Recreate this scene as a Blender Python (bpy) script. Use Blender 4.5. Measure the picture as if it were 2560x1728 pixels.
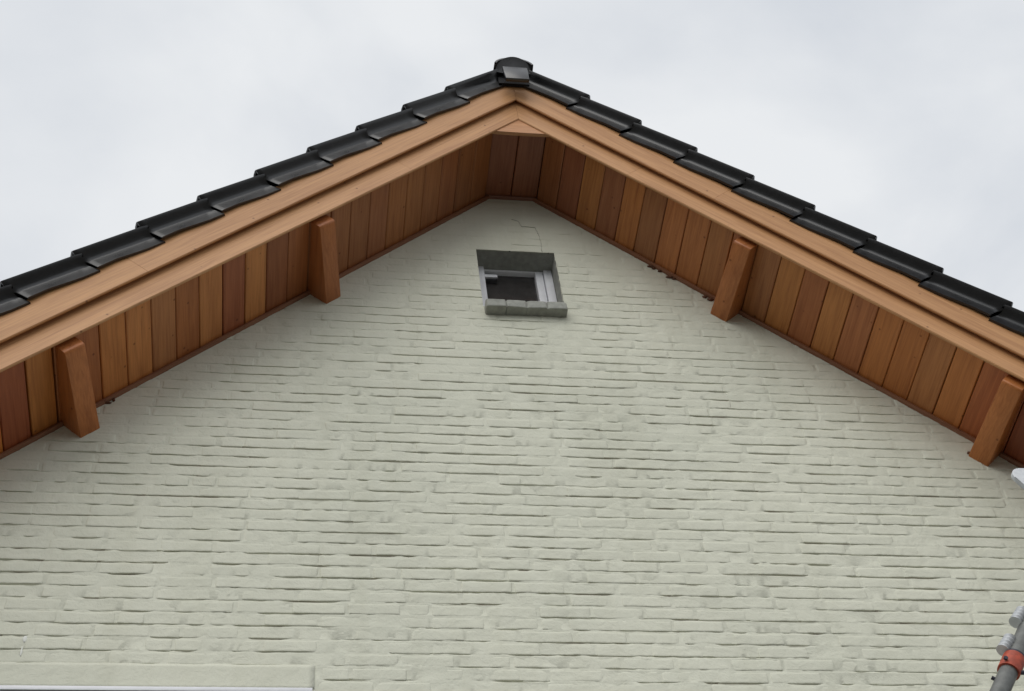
import bpy, bmesh, math, random
import numpy as np
from mathutils import Vector, Matrix

# ------------------------------------------------------------------ scene, camera, sky, sun
scene = bpy.context.scene
for o in list(bpy.data.objects):
    bpy.data.objects.remove(o)
COL = scene.collection
random.seed(7)
rng = np.random.default_rng(11)

EYE = 1.60                                   # camera height above the ground
CAM_Y = -4.0814
YAW, PITCH, ROLL = 0.23606, 0.92571, -0.14827
FPX = 3686.98                                # focal length in photo pixels (2560 wide)


def cam_axes():
    cy, sy, cp, sp = math.cos(YAW), math.sin(YAW), math.cos(PITCH), math.sin(PITCH)
    fwd = Vector((sy * cp, cy * cp, sp)); right = Vector((cy, -sy, 0)); up = right.cross(fwd)
    cr, sr = math.cos(ROLL), math.sin(ROLL)
    return right * cr + up * sr, up * cr - right * sr, fwd


R_, U_, F_ = cam_axes()
cam_data = bpy.data.cameras.new('camera')
cam_data.sensor_width = 36.0
cam_data.lens = FPX / 2560 * 36.0
cam_data.clip_start = 0.05
cam_data.clip_end = 5000
cam = bpy.data.objects.new('camera', cam_data)
COL.objects.link(cam)
cam.matrix_world = Matrix(((R_.x, U_.x, -F_.x, 0), (R_.y, U_.y, -F_.y, CAM_Y), (R_.z, U_.z, -F_.z, EYE), (0, 0, 0, 1)))
scene.camera = cam


def to_px(P):
    """world point -> photo pixel (used only to choose which bricks are the largest in view)"""
    d = Vector(P) - Vector((0, CAM_Y, EYE))
    z = d.dot(F_)
    return 1280 + FPX * d.dot(R_) / z, 864 - FPX * d.dot(U_) / z


SUN_EL, SUN_AZ = math.radians(43), math.radians(-28)      # soft light from high in front of the gable
world = bpy.data.worlds.new('World'); scene.world = world; world.use_nodes = True
wn, wl = world.node_tree.nodes, world.node_tree.links
wn.clear()
wout = wn.new('ShaderNodeOutputWorld')
sky = wn.new('ShaderNodeTexSky'); sky.sky_type = 'NISHITA'; sky.sun_disc = False
sky.sun_elevation = SUN_EL; sky.sun_rotation = math.pi + SUN_AZ
sky_bg = wn.new('ShaderNodeBackground'); sky_bg.inputs['Strength'].default_value = 0.09
wl.new(sky.outputs['Color'], sky_bg.inputs['Color'])
tc = wn.new('ShaderNodeTexCoord')
sep = wn.new('ShaderNodeSeparateXYZ'); wl.new(tc.outputs['Generated'], sep.inputs[0])
zc = wn.new('ShaderNodeMath'); zc.operation = 'MAXIMUM'; zc.inputs[1].default_value = 0.0
wl.new(sep.outputs['Z'], zc.inputs[0])
zo = wn.new('ShaderNodeMath'); zo.operation = 'ADD'; zo.inputs[1].default_value = 0.22
wl.new(zc.outputs[0], zo.inputs[0])
dx = wn.new('ShaderNodeMath'); dx.operation = 'DIVIDE'; wl.new(sep.outputs['X'], dx.inputs[0]); wl.new(zo.outputs[0], dx.inputs[1])
dy = wn.new('ShaderNodeMath'); dy.operation = 'DIVIDE'; wl.new(sep.outputs['Y'], dy.inputs[0]); wl.new(zo.outputs[0], dy.inputs[1])
cmb = wn.new('ShaderNodeCombineXYZ'); wl.new(dx.outputs[0], cmb.inputs[0]); wl.new(dy.outputs[0], cmb.inputs[1])
cmb.inputs[2].default_value = 3.7
cn = wn.new('ShaderNodeTexNoise'); cn.inputs['Scale'].default_value = 4.2; cn.inputs['Detail'].default_value = 6.0
cn.inputs['Roughness'].default_value = 0.5; cn.inputs['Distortion'].default_value = 0.35
wl.new(cmb.outputs[0], cn.inputs['Vector'])
cr_ = wn.new('ShaderNodeValToRGB')
cr_.color_ramp.elements[0].position = 0.36; cr_.color_ramp.elements[0].color = (0.685, 0.72, 0.77, 1)
cr_.color_ramp.elements[1].position = 0.64; cr_.color_ramp.elements[1].color = (0.865, 0.885, 0.905, 1)
wl.new(cn.outputs['Fac'], cr_.inputs[0])
cl_bg = wn.new('ShaderNodeBackground'); cl_bg.inputs['Strength'].default_value = 1.0
wl.new(cr_.outputs[0], cl_bg.inputs['Color'])
wmix = wn.new('ShaderNodeMixShader'); wmix.inputs[0].default_value = 0.94
wl.new(sky_bg.outputs[0], wmix.inputs[1]); wl.new(cl_bg.outputs[0], wmix.inputs[2])
wl.new(wmix.outputs[0], wout.inputs['Surface'])

sun_data = bpy.data.lights.new('sun', 'SUN'); sun_data.energy = 1.5; sun_data.angle = math.radians(60)
sun_data.color = (1.0, 0.965, 0.91)
sun = bpy.data.objects.new('sun', sun_data); COL.objects.link(sun)
sdir = Vector((math.sin(SUN_AZ) * math.cos(SUN_EL), -math.cos(SUN_AZ) * math.cos(SUN_EL), math.sin(SUN_EL)))
sun.rotation_euler = sdir.to_track_quat('Z', 'Y').to_euler()
sun.location = (0, -6, 12)

scene.render.engine = 'CYCLES'
scene.view_settings.view_transform = 'Standard'
scene.view_settings.look = 'None'
scene.view_settings.exposure = 0.0
scene.view_settings.gamma = 1.0
scene.view_settings.use_curve_mapping = False

# ------------------------------------------------------------------ dimensions of the gable
XA = 1.0951                       # x of the gable's axis
ZA = 7.0473 + EYE                 # height where the two soffits meet the wall
TM = 1.0507                       # roof slope
TH = math.atan(TM); CT, ST = math.cos(TH), math.sin(TH)
COURSE = 0.0625
LINE0 = 6.0918 + EYE              # height of one bed joint
HALF = 4.0                        # half width of the gable
DEPTH = 9.0
WX0, WX1, WZT, WZB = -0.228, 0.181, -0.648, -1.165          # attic window opening (relative to XA, ZA)
SILLB = -1.227
LX1, LZT, LZB, LX0 = -1.009, -3.4557, -3.565, -3.35         # rendered band over the lower window
LWB = -5.10
COLLAR = -0.112                   # underside of the level soffit at the ridge


def slope_pt(side, s, n, y):
    """point at distance s down the slope, n square to it, y out of the wall"""
    return Vector((XA + side * (s * CT + n * ST), y, ZA - s * ST + n * CT))


def slope_matrix(side, s, n, y):
    """local x along the eave-wards slope, local y world y, local z square to the slope"""
    ex = Vector((side * CT, 0, -ST)); ez = Vector((side * ST, 0, CT)); ey = Vector((0, 1, 0))
    o = slope_pt(side, s, n, y)
    return Matrix(((ex.x, ey.x, ez.x, o.x), (ex.y, ey.y, ez.y, o.y), (ex.z, ey.z, ez.z, o.z), (0, 0, 0, 1)))


# ------------------------------------------------------------------ materials
def newmat(name):
    m = bpy.data.materials.new(name); m.use_nodes = True
    nt = m.node_tree
    return m, nt.nodes, nt.links, nt.nodes['Principled BSDF']


def noise(n, l, vec, scale, detail=4, rough=0.55, dist=0.0, w=None):
    t = n.new('ShaderNodeTexNoise'); t.inputs['Scale'].default_value = scale
    t.inputs['Detail'].default_value = detail; t.inputs['Roughness'].default_value = rough
    t.inputs['Distortion'].default_value = dist
    if w is not None:
        t.noise_dimensions = '4D'; l.new(w, t.inputs['W'])
    if vec is not None:
        l.new(vec, t.inputs['Vector'])
    return t


def ramp(n, l, fac, stops):
    r = n.new('ShaderNodeValToRGB'); e = r.color_ramp.elements
    while len(e) < len(stops):
        e.new(0.5)
    for el, (p, c) in zip(e, stops):
        el.position = p; el.color = (*c, 1) if len(c) == 3 else c
    l.new(fac, r.inputs[0]); return r


def mixc(n, l, mode, fac, a, b):
    x = n.new('ShaderNodeMix'); x.data_type = 'RGBA'; x.blend_type = mode
    if isinstance(fac, (int, float)):
        x.inputs[0].default_value = fac
    else:
        l.new(fac, x.inputs[0])
    for i, v in ((6, a), (7, b)):
        if isinstance(v, tuple):
            x.inputs[i].default_value = (*v, 1)
        else:
            l.new(v, x.inputs[i])
    return x.outputs[2]


def bump(n, l, bsdf, height, strength, dist):
    b = n.new('ShaderNodeBump'); b.inputs['Strength'].default_value = strength; b.inputs['Distance'].default_value = dist
    l.new(height, b.inputs['Height']); l.new(b.outputs[0], bsdf.inputs['Normal'])


def wall_paint():
    m, n, l, b = newmat('painted_brick')
    g = n.new('ShaderNodeNewGeometry')
    big = noise(n, l, g.outputs['Position'], 1.1, 4, 0.5)
    mid = noise(n, l, g.outputs['Position'], 9.0, 5, 0.6)
    c = ramp(n, l, big.outputs['Fac'], [(0.3, (0.63, 0.64, 0.535)), (0.7, (0.71, 0.715, 0.60))]).outputs[0]
    c = mixc(n, l, 'MULTIPLY', 0.35, c, ramp(n, l, mid.outputs['Fac'], [(0.25, (0.86, 0.87, 0.85)), (0.7, (1, 1, 1))]).outputs[0])
    mpw = n.new('ShaderNodeMapping'); mpw.inputs['Scale'].default_value = (7.0, 7.0, 0.55)
    l.new(g.outputs['Position'], mpw.inputs['Vector'])
    st = noise(n, l, mpw.outputs[0], 1.0, 5, 0.6)
    c = mixc(n, l, 'MULTIPLY', 0.30, c, ramp(n, l, st.outputs['Fac'], [(0.30, (0.80, 0.79, 0.74)), (0.55, (1, 1, 1))]).outputs[0])
    # places the roller never reached: bare brown mortar in the joints (own pattern, stored on the mesh)
    at = n.new('ShaderNodeAttribute'); at.attribute_name = 'bare'
    c = mixc(n, l, 'MIX', at.outputs['Fac'], c, (0.20, 0.125, 0.095))
    l.new(c, b.inputs['Base Color'])
    b.inputs['Roughness'].default_value = 0.72
    b.inputs['Specular IOR Level'].default_value = 0.3
    f1 = noise(n, l, g.outputs['Position'], 70, 6, 0.65)
    f2 = noise(n, l, g.outputs['Position'], 16, 4, 0.6, 0.6)
    ad = n.new('ShaderNodeMath'); ad.operation = 'MULTIPLY_ADD'; ad.inputs[1].default_value = 2.2
    l.new(f2.outputs['Fac'], ad.inputs[0]); l.new(f1.outputs['Fac'], ad.inputs[2])
    bump(n, l, b, ad.outputs[0], 0.55, 0.004)
    return m


def wood(name, rough=0.42, grain=1.0, contrast=0.5):
    """varnished hardwood, grain along the object's local X; tone from the object's own colour"""
    m, n, l, b = newmat(name)
    oi = n.new('ShaderNodeObjectInfo'); tcn = n.new('ShaderNodeTexCoord')
    mp = n.new('ShaderNodeMapping'); mp.inputs['Scale'].default_value = (1.0, 16.0, 16.0)
    l.new(tcn.outputs['Object'], mp.inputs['Vector'])
    rw = n.new('ShaderNodeMath'); rw.operation = 'MULTIPLY'; rw.inputs[1].default_value = 57.0
    l.new(oi.outputs['Random'], rw.inputs[0])
    g1 = noise(n, l, mp.outputs[0], 2.6 * grain, 6, 0.6, 0.8, rw.outputs[0])
    mp2 = n.new('ShaderNodeMapping'); mp2.inputs['Scale'].default_value = (5.0, 160.0, 160.0)
    l.new(tcn.outputs['Object'], mp2.inputs['Vector'])
    g2 = noise(n, l, mp2.outputs[0], 1.0 * grain, 4, 0.6, 0.2, rw.outputs[0])
    c = mixc(n, l, 'MULTIPLY', contrast, oi.outputs['Color'],
             ramp(n, l, g1.outputs['Fac'], [(0.28, (0.55, 0.42, 0.34)), (0.55, (1, 1, 1)), (0.8, (1.12, 1.08, 1.0))]).outputs[0])
    c = mixc(n, l, 'MULTIPLY', contrast * 0.8, c,
             ramp(n, l, g2.outputs['Fac'], [(0.35, (0.68, 0.60, 0.54)), (0.6, (1, 1, 1))]).outputs[0])
    # pin knots
    vo = n.new('ShaderNodeTexVoronoi'); vo.inputs['Scale'].default_value = 11.0; vo.feature = 'F1'
    off = n.new('ShaderNodeVectorMath'); off.operation = 'ADD'
    l.new(tcn.outputs['Object'], off.inputs[0]); l.new(rw.outputs[0], off.inputs[1])
    l.new(off.outputs[0], vo.inputs['Vector'])
    kn = ramp(n, l, vo.outputs['Distance'], [(0.04, (0.25, 0.17, 0.13)), (0.085, (1, 1, 1))])
    c = mixc(n, l, 'MULTIPLY', 0.7, c, kn.outputs[0])
    l.new(c, b.inputs['Base Color'])
    b.inputs['Roughness'].default_value = rough
    b.inputs['Specular IOR Level'].default_value = 0.35
    bump(n, l, b, g2.outputs['Fac'], 0.25, 0.0015)
    return m


def simple(name, col, rough, metallic=0.0, var=0.15, scale=30, spec=0.5, bmp=0.15):
    m, n, l, b = newmat(name)
    g = n.new('ShaderNodeTexCoord')
    t = noise(n, l, g.outputs['Object'], scale, 5, 0.6)
    lo = tuple(c * (1 - var) for c in col); hi = tuple(min(1, c * (1 + var)) for c in col)
    l.new(ramp(n, l, t.outputs['Fac'], [(0.3, lo), (0.7, hi)]).outputs[0], b.inputs['Base Color'])
    rr = n.new('ShaderNodeMapRange'); rr.inputs['To Min'].default_value = max(0.02, rough - 0.08); rr.inputs['To Max'].default_value = rough + 0.08
    l.new(t.outputs['Fac'], rr.inputs['Value']); l.new(rr.outputs[0], b.inputs['Roughness'])
    b.inputs['Metallic'].default_value = metallic
    b.inputs['Specular IOR Level'].default_value = spec
    if bmp:
        bump(n, l, b, t.outputs['Fac'], bmp, 0.003)
    return m


M_WALL = wall_paint()
M_WOOD = wood('varnished_hardwood', 0.36, 1.0, 0.6)
M_BARGE = wood('varnished_bargeboard', 0.5, 0.8, 0.55)
M_TILE = simple('black_engobed_tile', (0.010, 0.0104, 0.012), 0.30, 0, 0.35, 16, 0.75, 0.07)
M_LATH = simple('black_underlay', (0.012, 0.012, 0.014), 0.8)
M_WHITE = simple('white_window_paint', (0.78, 0.79, 0.82), 0.4, 0, 0.05, 25, 0.5, 0.05)
M_ALU = simple('galvanised_tube', (0.15, 0.155, 0.147), 0.5, 0.3, 0.25, 40, 0.5, 0.1)
M_ALUW = simple('bright_aluminium', (0.58, 0.60, 0.62), 0.42, 0.2, 0.12, 60, 0.5, 0.2)
M_ORANGE = simple('worn_orange_plastic', (0.40, 0.07, 0.035), 0.55, 0, 0.4, 45, 0.4, 0.2)
M_DARK = simple('dark_bolt', (0.02, 0.02, 0.035), 0.5)
M_GAP = simple('dark_gap', (0.05, 0.05, 0.055), 0.4)  # near-black, stands in for the shaded gaps in the windows
M_CRACK = simple('crack_line', (0.34, 0.335, 0.275), 0.9)
M_SILL = simple('grey_sill_reveal', (0.33, 0.338, 0.305), 0.85, 0, 0.18, 35, 0.3, 0.5)  # darker grey than the wall paint, for sill and reveals
M_RESID = simple('old_brown_sealant', (0.14, 0.07, 0.045), 0.85, 0, 0.5, 120, 0.2, 0.6)
M_DRIP = simple('white_paint_drip', (0.74, 0.755, 0.70), 0.5, 0, 0.05, 60, 0.4, 0.1)


def glass_mat():
    m, n, l, b = newmat('attic_pane')
    b.inputs['Base Color'].default_value = (0.045, 0.042, 0.042, 1)
    b.inputs['Roughness'].default_value = 0.12
    b.inputs['Specular IOR Level'].default_value = 0.6
    g = n.new('ShaderNodeTexCoord'); t = noise(n, l, g.outputs['Object'], 14, 4, 0.6)
    l.new(ramp(n, l, t.outputs['Fac'], [(0.3, (0.035, 0.032, 0.032)), (0.75, (0.06, 0.056, 0.055))]).outputs[0], b.inputs['Base Color'])
    return m


M_GLASS = glass_mat()


def ground_mat():
    m, n, l, b = newmat('worn_asphalt')
    g = n.new('ShaderNodeNewGeometry')
    a = noise(n, l, g.outputs['Position'], 0.35, 5, 0.6); c = noise(n, l, g.outputs['Position'], 40, 4, 0.7)
    k = ramp(n, l, a.outputs['Fac'], [(0.3, (0.075, 0.072, 0.064)), (0.7, (0.115, 0.110, 0.098))]).outputs[0]
    k = mixc(n, l, 'MULTIPLY', 0.6, k, ramp(n, l, c.outputs['Fac'], [(0.3, (0.6, 0.6, 0.6)), (0.65, (1, 1, 1))]).outputs[0])
    l.new(k, b.inputs['Base Color']); b.inputs['Roughness'].default_value = 0.9
    bump(n, l, b, c.outputs['Fac'], 0.5, 0.02)
    return m


M_GROUND = ground_mat()


# ------------------------------------------------------------------ mesh helpers
def link(name, me, parent=None, mat=None, kind=None, color=None):
    o = bpy.data.objects.new(name, me); COL.objects.link(o)
    if mat is not None and me is not None and not me.materials:
        me.materials.append(mat)
    if parent is not None:
        o.parent = parent
    if kind:
        o['kind'] = kind
    if color is not None:
        o.color = (*color, 1)
    return o


def mesh_from(name, V, F, smooth=False, attr=None):
    me = bpy.data.meshes.new(name)
    me.from_pydata([tuple(v) for v in V], [], F)
    if attr is not None:
        a = me.attributes.new('bare', 'FLOAT', 'POINT')
        a.data.foreach_set('value', np.asarray(attr, dtype=np.float32))
    if smooth:
        me.polygons.foreach_set('use_smooth', [True] * len(me.polygons))
    me.update()
    return me


def bm_mesh(name, bm, smooth=False, angle=None):
    bmesh.ops.recalc_face_normals(bm, faces=bm.faces)
    me = bpy.data.meshes.new(name); bm.to_mesh(me); bm.free()
    if smooth:
        me.polygons.foreach_set('use_smooth', [True] * len(me.polygons))
        if angle is not None:
            me.set_sharp_from_angle(angle=math.radians(angle))
    return me


def add_box(bm, x0, x1, y0, y1, z0, z1, bev=0.0):
    vs = [bm.verts.new((x, y, z)) for x in (x0, x1) for y in (y0, y1) for z in (z0, z1)]
    fs = [(0, 1, 3, 2), (4, 6, 7, 5), (0, 4, 5, 1), (2, 3, 7, 6), (0, 2, 6, 4), (1, 5, 7, 3)]
    f = [bm.faces.new([vs[i] for i in q]) for q in fs]
    if bev:
        ed = list({e for q in f for e in q.edges})
        bmesh.ops.bevel(bm, geom=ed, offset=bev, segments=2, profile=0.5, affect='EDGES')


def box_mesh(name, *a, bev=0.0):
    bm = bmesh.new(); add_box(bm, *a, bev=bev); return bm_mesh(name, bm, True, 35)


def prism(name, prof, axis, a, b, bev=0.0):
    """extrude a 2-D outline along an axis from a to b ('x': outline is (y,z); 'y': outline is (x,z))"""
    bm = bmesh.new()
    def P(u, v, t):
        return (t, u, v) if axis == 'x' else (u, t, v)
    A = [bm.verts.new(P(u, v, a)) for u, v in prof]; B = [bm.verts.new(P(u, v, b)) for u, v in prof]
    bm.faces.new(A); bm.faces.new(B[::-1])
    k = len(prof)
    for i in range(k):
        j = (i + 1) % k
        bm.faces.new((A[j], A[i], B[i], B[j]))
    if bev:
        bmesh.ops.bevel(bm, geom=list(bm.edges), offset=bev, segments=2, profile=0.5, affect='EDGES')
    return bm_mesh(name, bm, True, 35)


def tube(name, p0, p1, r, seg=20, ribs=0, rib=0.0):
    p0, p1 = Vector(p0), Vector(p1); d = (p1 - p0); L = d.length; q = d.to_track_quat('Z', 'Y')
    prof = [(0.0, r)]
    if ribs:
        for i in range(ribs * 6 + 1):
            t = i / (ribs * 6); prof.append((t * L, r + rib * math.cos(t * ribs * 2 * math.pi)))
    prof.append((L, r))
    V, F = [], []
    for z, rr in prof:
        for k in range(seg):
            a = 2 * math.pi * k / seg
            V.append(p0 + q @ Vector((rr * math.cos(a), rr * math.sin(a), z)))
    for i in range(len(prof) - 1):
        for k in range(seg):
            j = (k + 1) % seg
            F.append((i * seg + k, i * seg + j, (i + 1) * seg + j, (i + 1) * seg + k))
    F.append(tuple(range(seg))[::-1]); F.append(tuple((len(prof) - 1) * seg + k for k in range(seg)))
    me = mesh_from(name, V, F, True); me.set_sharp_from_angle(angle=math.radians(50))
    return me


# lattice noise for shaping geometry
_tab = rng.random((256, 256))


def vnoise(x, y):
    x = np.asarray(x, float); y = np.asarray(y, float)
    xi = np.floor(x).astype(int); yi = np.floor(y).astype(int)
    fx = x - xi; fy = y - yi
    fx = fx * fx * (3 - 2 * fx); fy = fy * fy * (3 - 2 * fy)
    g = lambda a, b: _tab[a % 256, b % 256]
    return (g(xi, yi) * (1 - fx) + g(xi + 1, yi) * fx) * (1 - fy) + (g(xi, yi + 1) * (1 - fx) + g(xi + 1, yi + 1) * fx) * fy


def fbm(x, y, o=3):
    v = 0; a = 0.5; s = 0
    for i in range(o):
        v = v + a * vnoise(np.asarray(x) * 2 ** i + 17.3 * i, np.asarray(y) * 2 ** i + 5.1 * i); s += a; a *= 0.5
    return v / s


# ------------------------------------------------------------------ ground
gm = mesh_from('ground', [(-400, -400, 0), (400, -400, 0), (400, 400, 0), (-400, 400, 0)], [(0, 1, 2, 3)])
link('ground', gm, None, M_GROUND, 'structure')

# ------------------------------------------------------------------ the house
house = link('house', None)
house.location = (0, 0, 0)
house['label'] = 'cream painted brick gable house with varnished wooden eaves and black roof tiles'
house['category'] = 'house'

# --- gable wall: the painted mortar bed is the part, each brick a piece of it
X0W, X1W = XA - HALF, XA + HALF
K_TOP = int(math.floor((LINE0 - (ZA + 0.05)) / COURSE))
K_BOT = int(math.floor((LINE0 - 0.03) / COURSE))


def line_z(k):
    return LINE0 - COURSE * k


def half_width(z):
    """half width of the wall at height z (a little up behind the soffit)"""
    return min(HALF, (ZA + 0.16 - z) / TM)


def joint_strength(x, z):
    """how deep the bed joints are left open: rougher low on the wall, almost filled near the ridge"""
    t = np.clip((ZA - 0.55 - z) / 1.3, 0.0, 1.0)
    e = np.clip((ZA - TM * np.abs(x - XA) - z) / 0.75, 0.12, 1.0)
    return (0.28 + 0.72 * t) * (0.35 + 0.65 * e)


def joint_depth(x, k):
    x = np.asarray(x, float)
    n1 = fbm(x * 6.4 + k * 13.7, k * 3.31 + x * 0, 2)
    n2 = fbm(x * 23.0 + k * 7.7, k * 9.13 + 40 + x * 0, 2)
    d = np.clip((0.56 * n1 + 0.44 * n2 - 0.385) / 0.25, 0, 1)
    return -0.0042 + 0.0098 * d * joint_strength(x, line_z(k)) * (0.75 + 0.35 * ((k * 7919) % 10) / 9.0)


def bare_amount(x, k):
    n1 = fbm(np.asarray(x) * 6.0 + k * 5.3 + 90, k * 2.7 + 11 + np.asarray(x) * 0, 2)
    return np.clip((n1 - 0.42) / 0.16, 0, 1) * 0.9


def in_window(x0, x1, z0, z1):
    return x1 > XA + WX0 + 0.002 and x0 < XA + WX1 - 0.002 and z1 > ZA + SILLB + 0.012 and z0 < ZA + WZT - 0.002


def in_lower(x0, x1, z0, z1):
    return x1 > XA + LX0 + 0.002 and x0 < XA + LX1 - 0.002 and z1 > ZA + LWB + 0.01 and z0 < ZA + LZT - 0.004


def build_mortar():
    xs = np.arange(X0W, X1W + 1e-6, 0.0145)
    special = [XA + WX0, XA + WX1, XA + LX0, XA + LX1]
    xs = np.array(sorted([x for x in xs if min(abs(x - s) for s in special) > 0.006] + special))
    rows = []                                        # (z, kind, k)
    for k in range(K_BOT, K_TOP - 1, -1):
        zl = line_z(k)
        rows += [(zl - 0.0004, 'top', k), (zl + 0.0025, 'bed', k), (zl + 0.0490, 'bed', k), (zl + 0.0535, 'low', k), (zl + 0.0585, 'mid', k - 1)]
    nx = len(xs); V = []; B = []
    for z, kind, k in rows:
        d = joint_depth(xs, k) if kind in ('top', 'mid') else 0
        if kind == 'top':
            y = d; b = bare_amount(xs, k) * np.clip((d - 0.0015) / 0.003, 0, 1)
        elif kind == 'mid':
            y = -0.0034 + 0.40 * (d + 0.0042); b = bare_amount(xs, k) * np.clip((d - 0.003) / 0.003, 0, 1) * 0.3
        elif kind == 'low':
            y = -0.0038 + 0.0016 * (fbm(xs * 13, xs * 0 + k * 7.7, 2) - 0.5); b = 0 * xs
        else:
            y = -0.0034 + 0.0034 * (fbm(xs * 9, xs * 0 + k * 4.1 + z * 9) - 0.5); b = 0 * xs
        y = y + 0.0014 * (fbm(xs * 24 + 3, xs * 0 + z * 60, 2) - 0.5)
        zz = z + 0.0016 * (fbm(xs * 11, xs * 0 + k * 2.2, 2) - 0.5) * (1 if kind != 'bed' else 0)
        V.append(np.stack([xs, y, zz], 1)); B.append(b)
    V = np.concatenate(V); B = np.concatenate(B)
    F = []
    for r in range(len(rows) - 1):
        z0, z1 = rows[r][0], rows[r + 1][0]
        hw = half_width(z0)
        for i in range(nx - 1):
            a, c = xs[i], xs[i + 1]
            if abs(a - XA) > hw and abs(c - XA) > hw:
                continue
            zm = (z0 + z1) / 2; xm = (a + c) / 2
            if WX0 < xm - XA < WX1 and WZB < zm - ZA < WZT + 0.004:
                continue
            if LX0 < xm - XA < LX1 and LWB < zm - ZA < LZB:
                continue
            p = r * nx + i
            F.append((p, p + 1, p + 1 + nx, p + nx))
    return mesh_from('gable_wall', V, F, True, B)


wall = link('gable_wall', build_mortar(), house, M_WALL)
wall.data.set_sharp_from_angle(angle=math.radians(38))


def brick_variant(L, H, seed, lo=False):
    """one painted brick: uneven front, soft upper and end edges, a crisper lower edge"""
    r = np.random.default_rng(seed)
    if lo:
        us = np.array([0, 0.02, 0.98, 1.0]); vs = np.array([0, 0.06, 0.9, 1.0])
    else:
        us = np.array([0, 0.012, 0.035, 0.10, 0.19, 0.28, 0.37, 0.46, 0.55, 0.64, 0.73, 0.82, 0.90, 0.965, 0.988, 1.0]) if L > 0.15 else \
            np.array([0, 0.025, 0.07, 0.2, 0.36, 0.52, 0.68, 0.82, 0.93, 0.975, 1.0])
        vs = np.array([0, 0.045, 0.14, 0.36, 0.60, 0.80, 0.93, 1.0])
    nu, nv = len(us), len(vs)
    ox, oz = r.random() * 200, r.random() * 200
    proud = 0.0042 + 0.0022 * (r.random() - 0.5)
    tilt = (r.random() - 0.5) * 0.0018
    tx = (r.random() - 0.5) * 0.0022
    V, B = [], []
    U, W_ = np.meshgrid(us, vs)
    X = U * L; Z = W_ * H
    n = fbm(X * 16 + ox, Z * 26 + oz, 3) - 0.5
    n2 = fbm(X * 55 + oz, Z * 70 + ox, 2) - 0.5
    Y = -(proud + 0.0032 * n + 0.0012 * n2 + tilt * (W_ - 0.5) * 2 + tx * (U - 0.5) * 2)
    eb = np.clip(W_ / 0.05, 0, 1); et = np.clip((1 - W_) / 0.16, 0, 1)
    eu = np.clip(np.minimum(U, 1 - U) * L / 0.008, 0, 1)
    drop = (1 - np.sqrt(1 - (1 - eb) ** 2)) * 0.0012 + (1 - np.sqrt(np.maximum(0, 1 - (1 - et) ** 2))) * 0.0034 + (1 - np.sqrt(np.maximum(0, 1 - (1 - eu) ** 2))) * 0.0034
    Y = Y + drop
    # uneven outline
    wob_b = 0.0044 * (fbm(X * 14 + ox + 50, X * 0 + oz, 2) - 0.5)
    wob_t = 0.0040 * (fbm(X * 14 + ox + 90, X * 0 + oz, 2) - 0.5)
    wob_e = 0.0050 * (fbm(Z * 30 + ox + 20, Z * 0 + oz + U * 30, 2) - 0.5)
    Z = Z + wob_b * (1 - W_) ** 2 + wob_t * W_ ** 2
    # worn corners
    for cu in (0, 1):
        if r.random() < 0.45:
            cw = 1 if r.random() < 0.5 else 0
            dd = np.hypot((U - cu) * L / 0.022, (W_ - cw) * H / 0.016)
            Y = Y + 0.0034 * np.clip(1 - dd, 0, 1)
    X = X + wob_e * np.abs(U - 0.5) * 2
    if not lo and r.random() < 0.3:                  # a chip or a lump of old mortar under the paint
        cx, cz, s = r.random() * L, r.random() * H, (1 if r.random() < 0.6 else -1)
        Y = Y + s * 0.0030 * np.exp(-(((X - cx) / 0.012) ** 2 + ((Z - cz) / 0.007) ** 2))
    front = np.stack([X, Y, Z], 2).reshape(-1, 3)
    idx = np.arange(nu * nv).reshape(nv, nu)
    F = [(int(idx[j, i]), int(idx[j, i + 1]), int(idx[j + 1, i + 1]), int(idx[j + 1, i])) for j in range(nv - 1) for i in range(nu - 1)]
    ring = list(idx[0, :]) + list(idx[1:, -1]) + list(idx[-1, -2::-1]) + list(idx[-2:0:-1, 0])
    base = len(front); back = front[ring].copy(); back[:, 1] = 0.016
    for q in range(len(ring)):
        p = (q + 1) % len(ring)
        F.append((int(ring[q]), base + q, base + p, int(ring[p])))
    return np.concatenate([front, back]), F


BH = 0.0527
STR_L, HEAD_L, JOINT = 0.1955, 0.0955, 0.0095
stretchers = [brick_variant(STR_L, BH, 100 + i) for i in range(34)]
headers = [brick_variant(HEAD_L, BH, 500 + i) for i in range(12)]
low_str = [brick_variant(STR_L, BH, 800 + i, True) for i in range(5)]
low_head = [brick_variant(HEAD_L, BH, 900 + i, True) for i in range(3)]
v_me = [mesh_from('brick', v, f, True) for v, f in stretchers]
h_me = [mesh_from('brick', v, f, True) for v, f in headers]
for me in v_me + h_me:
    me.set_sharp_from_angle(angle=math.radians(62)); me.materials.append(M_WALL)

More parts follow.
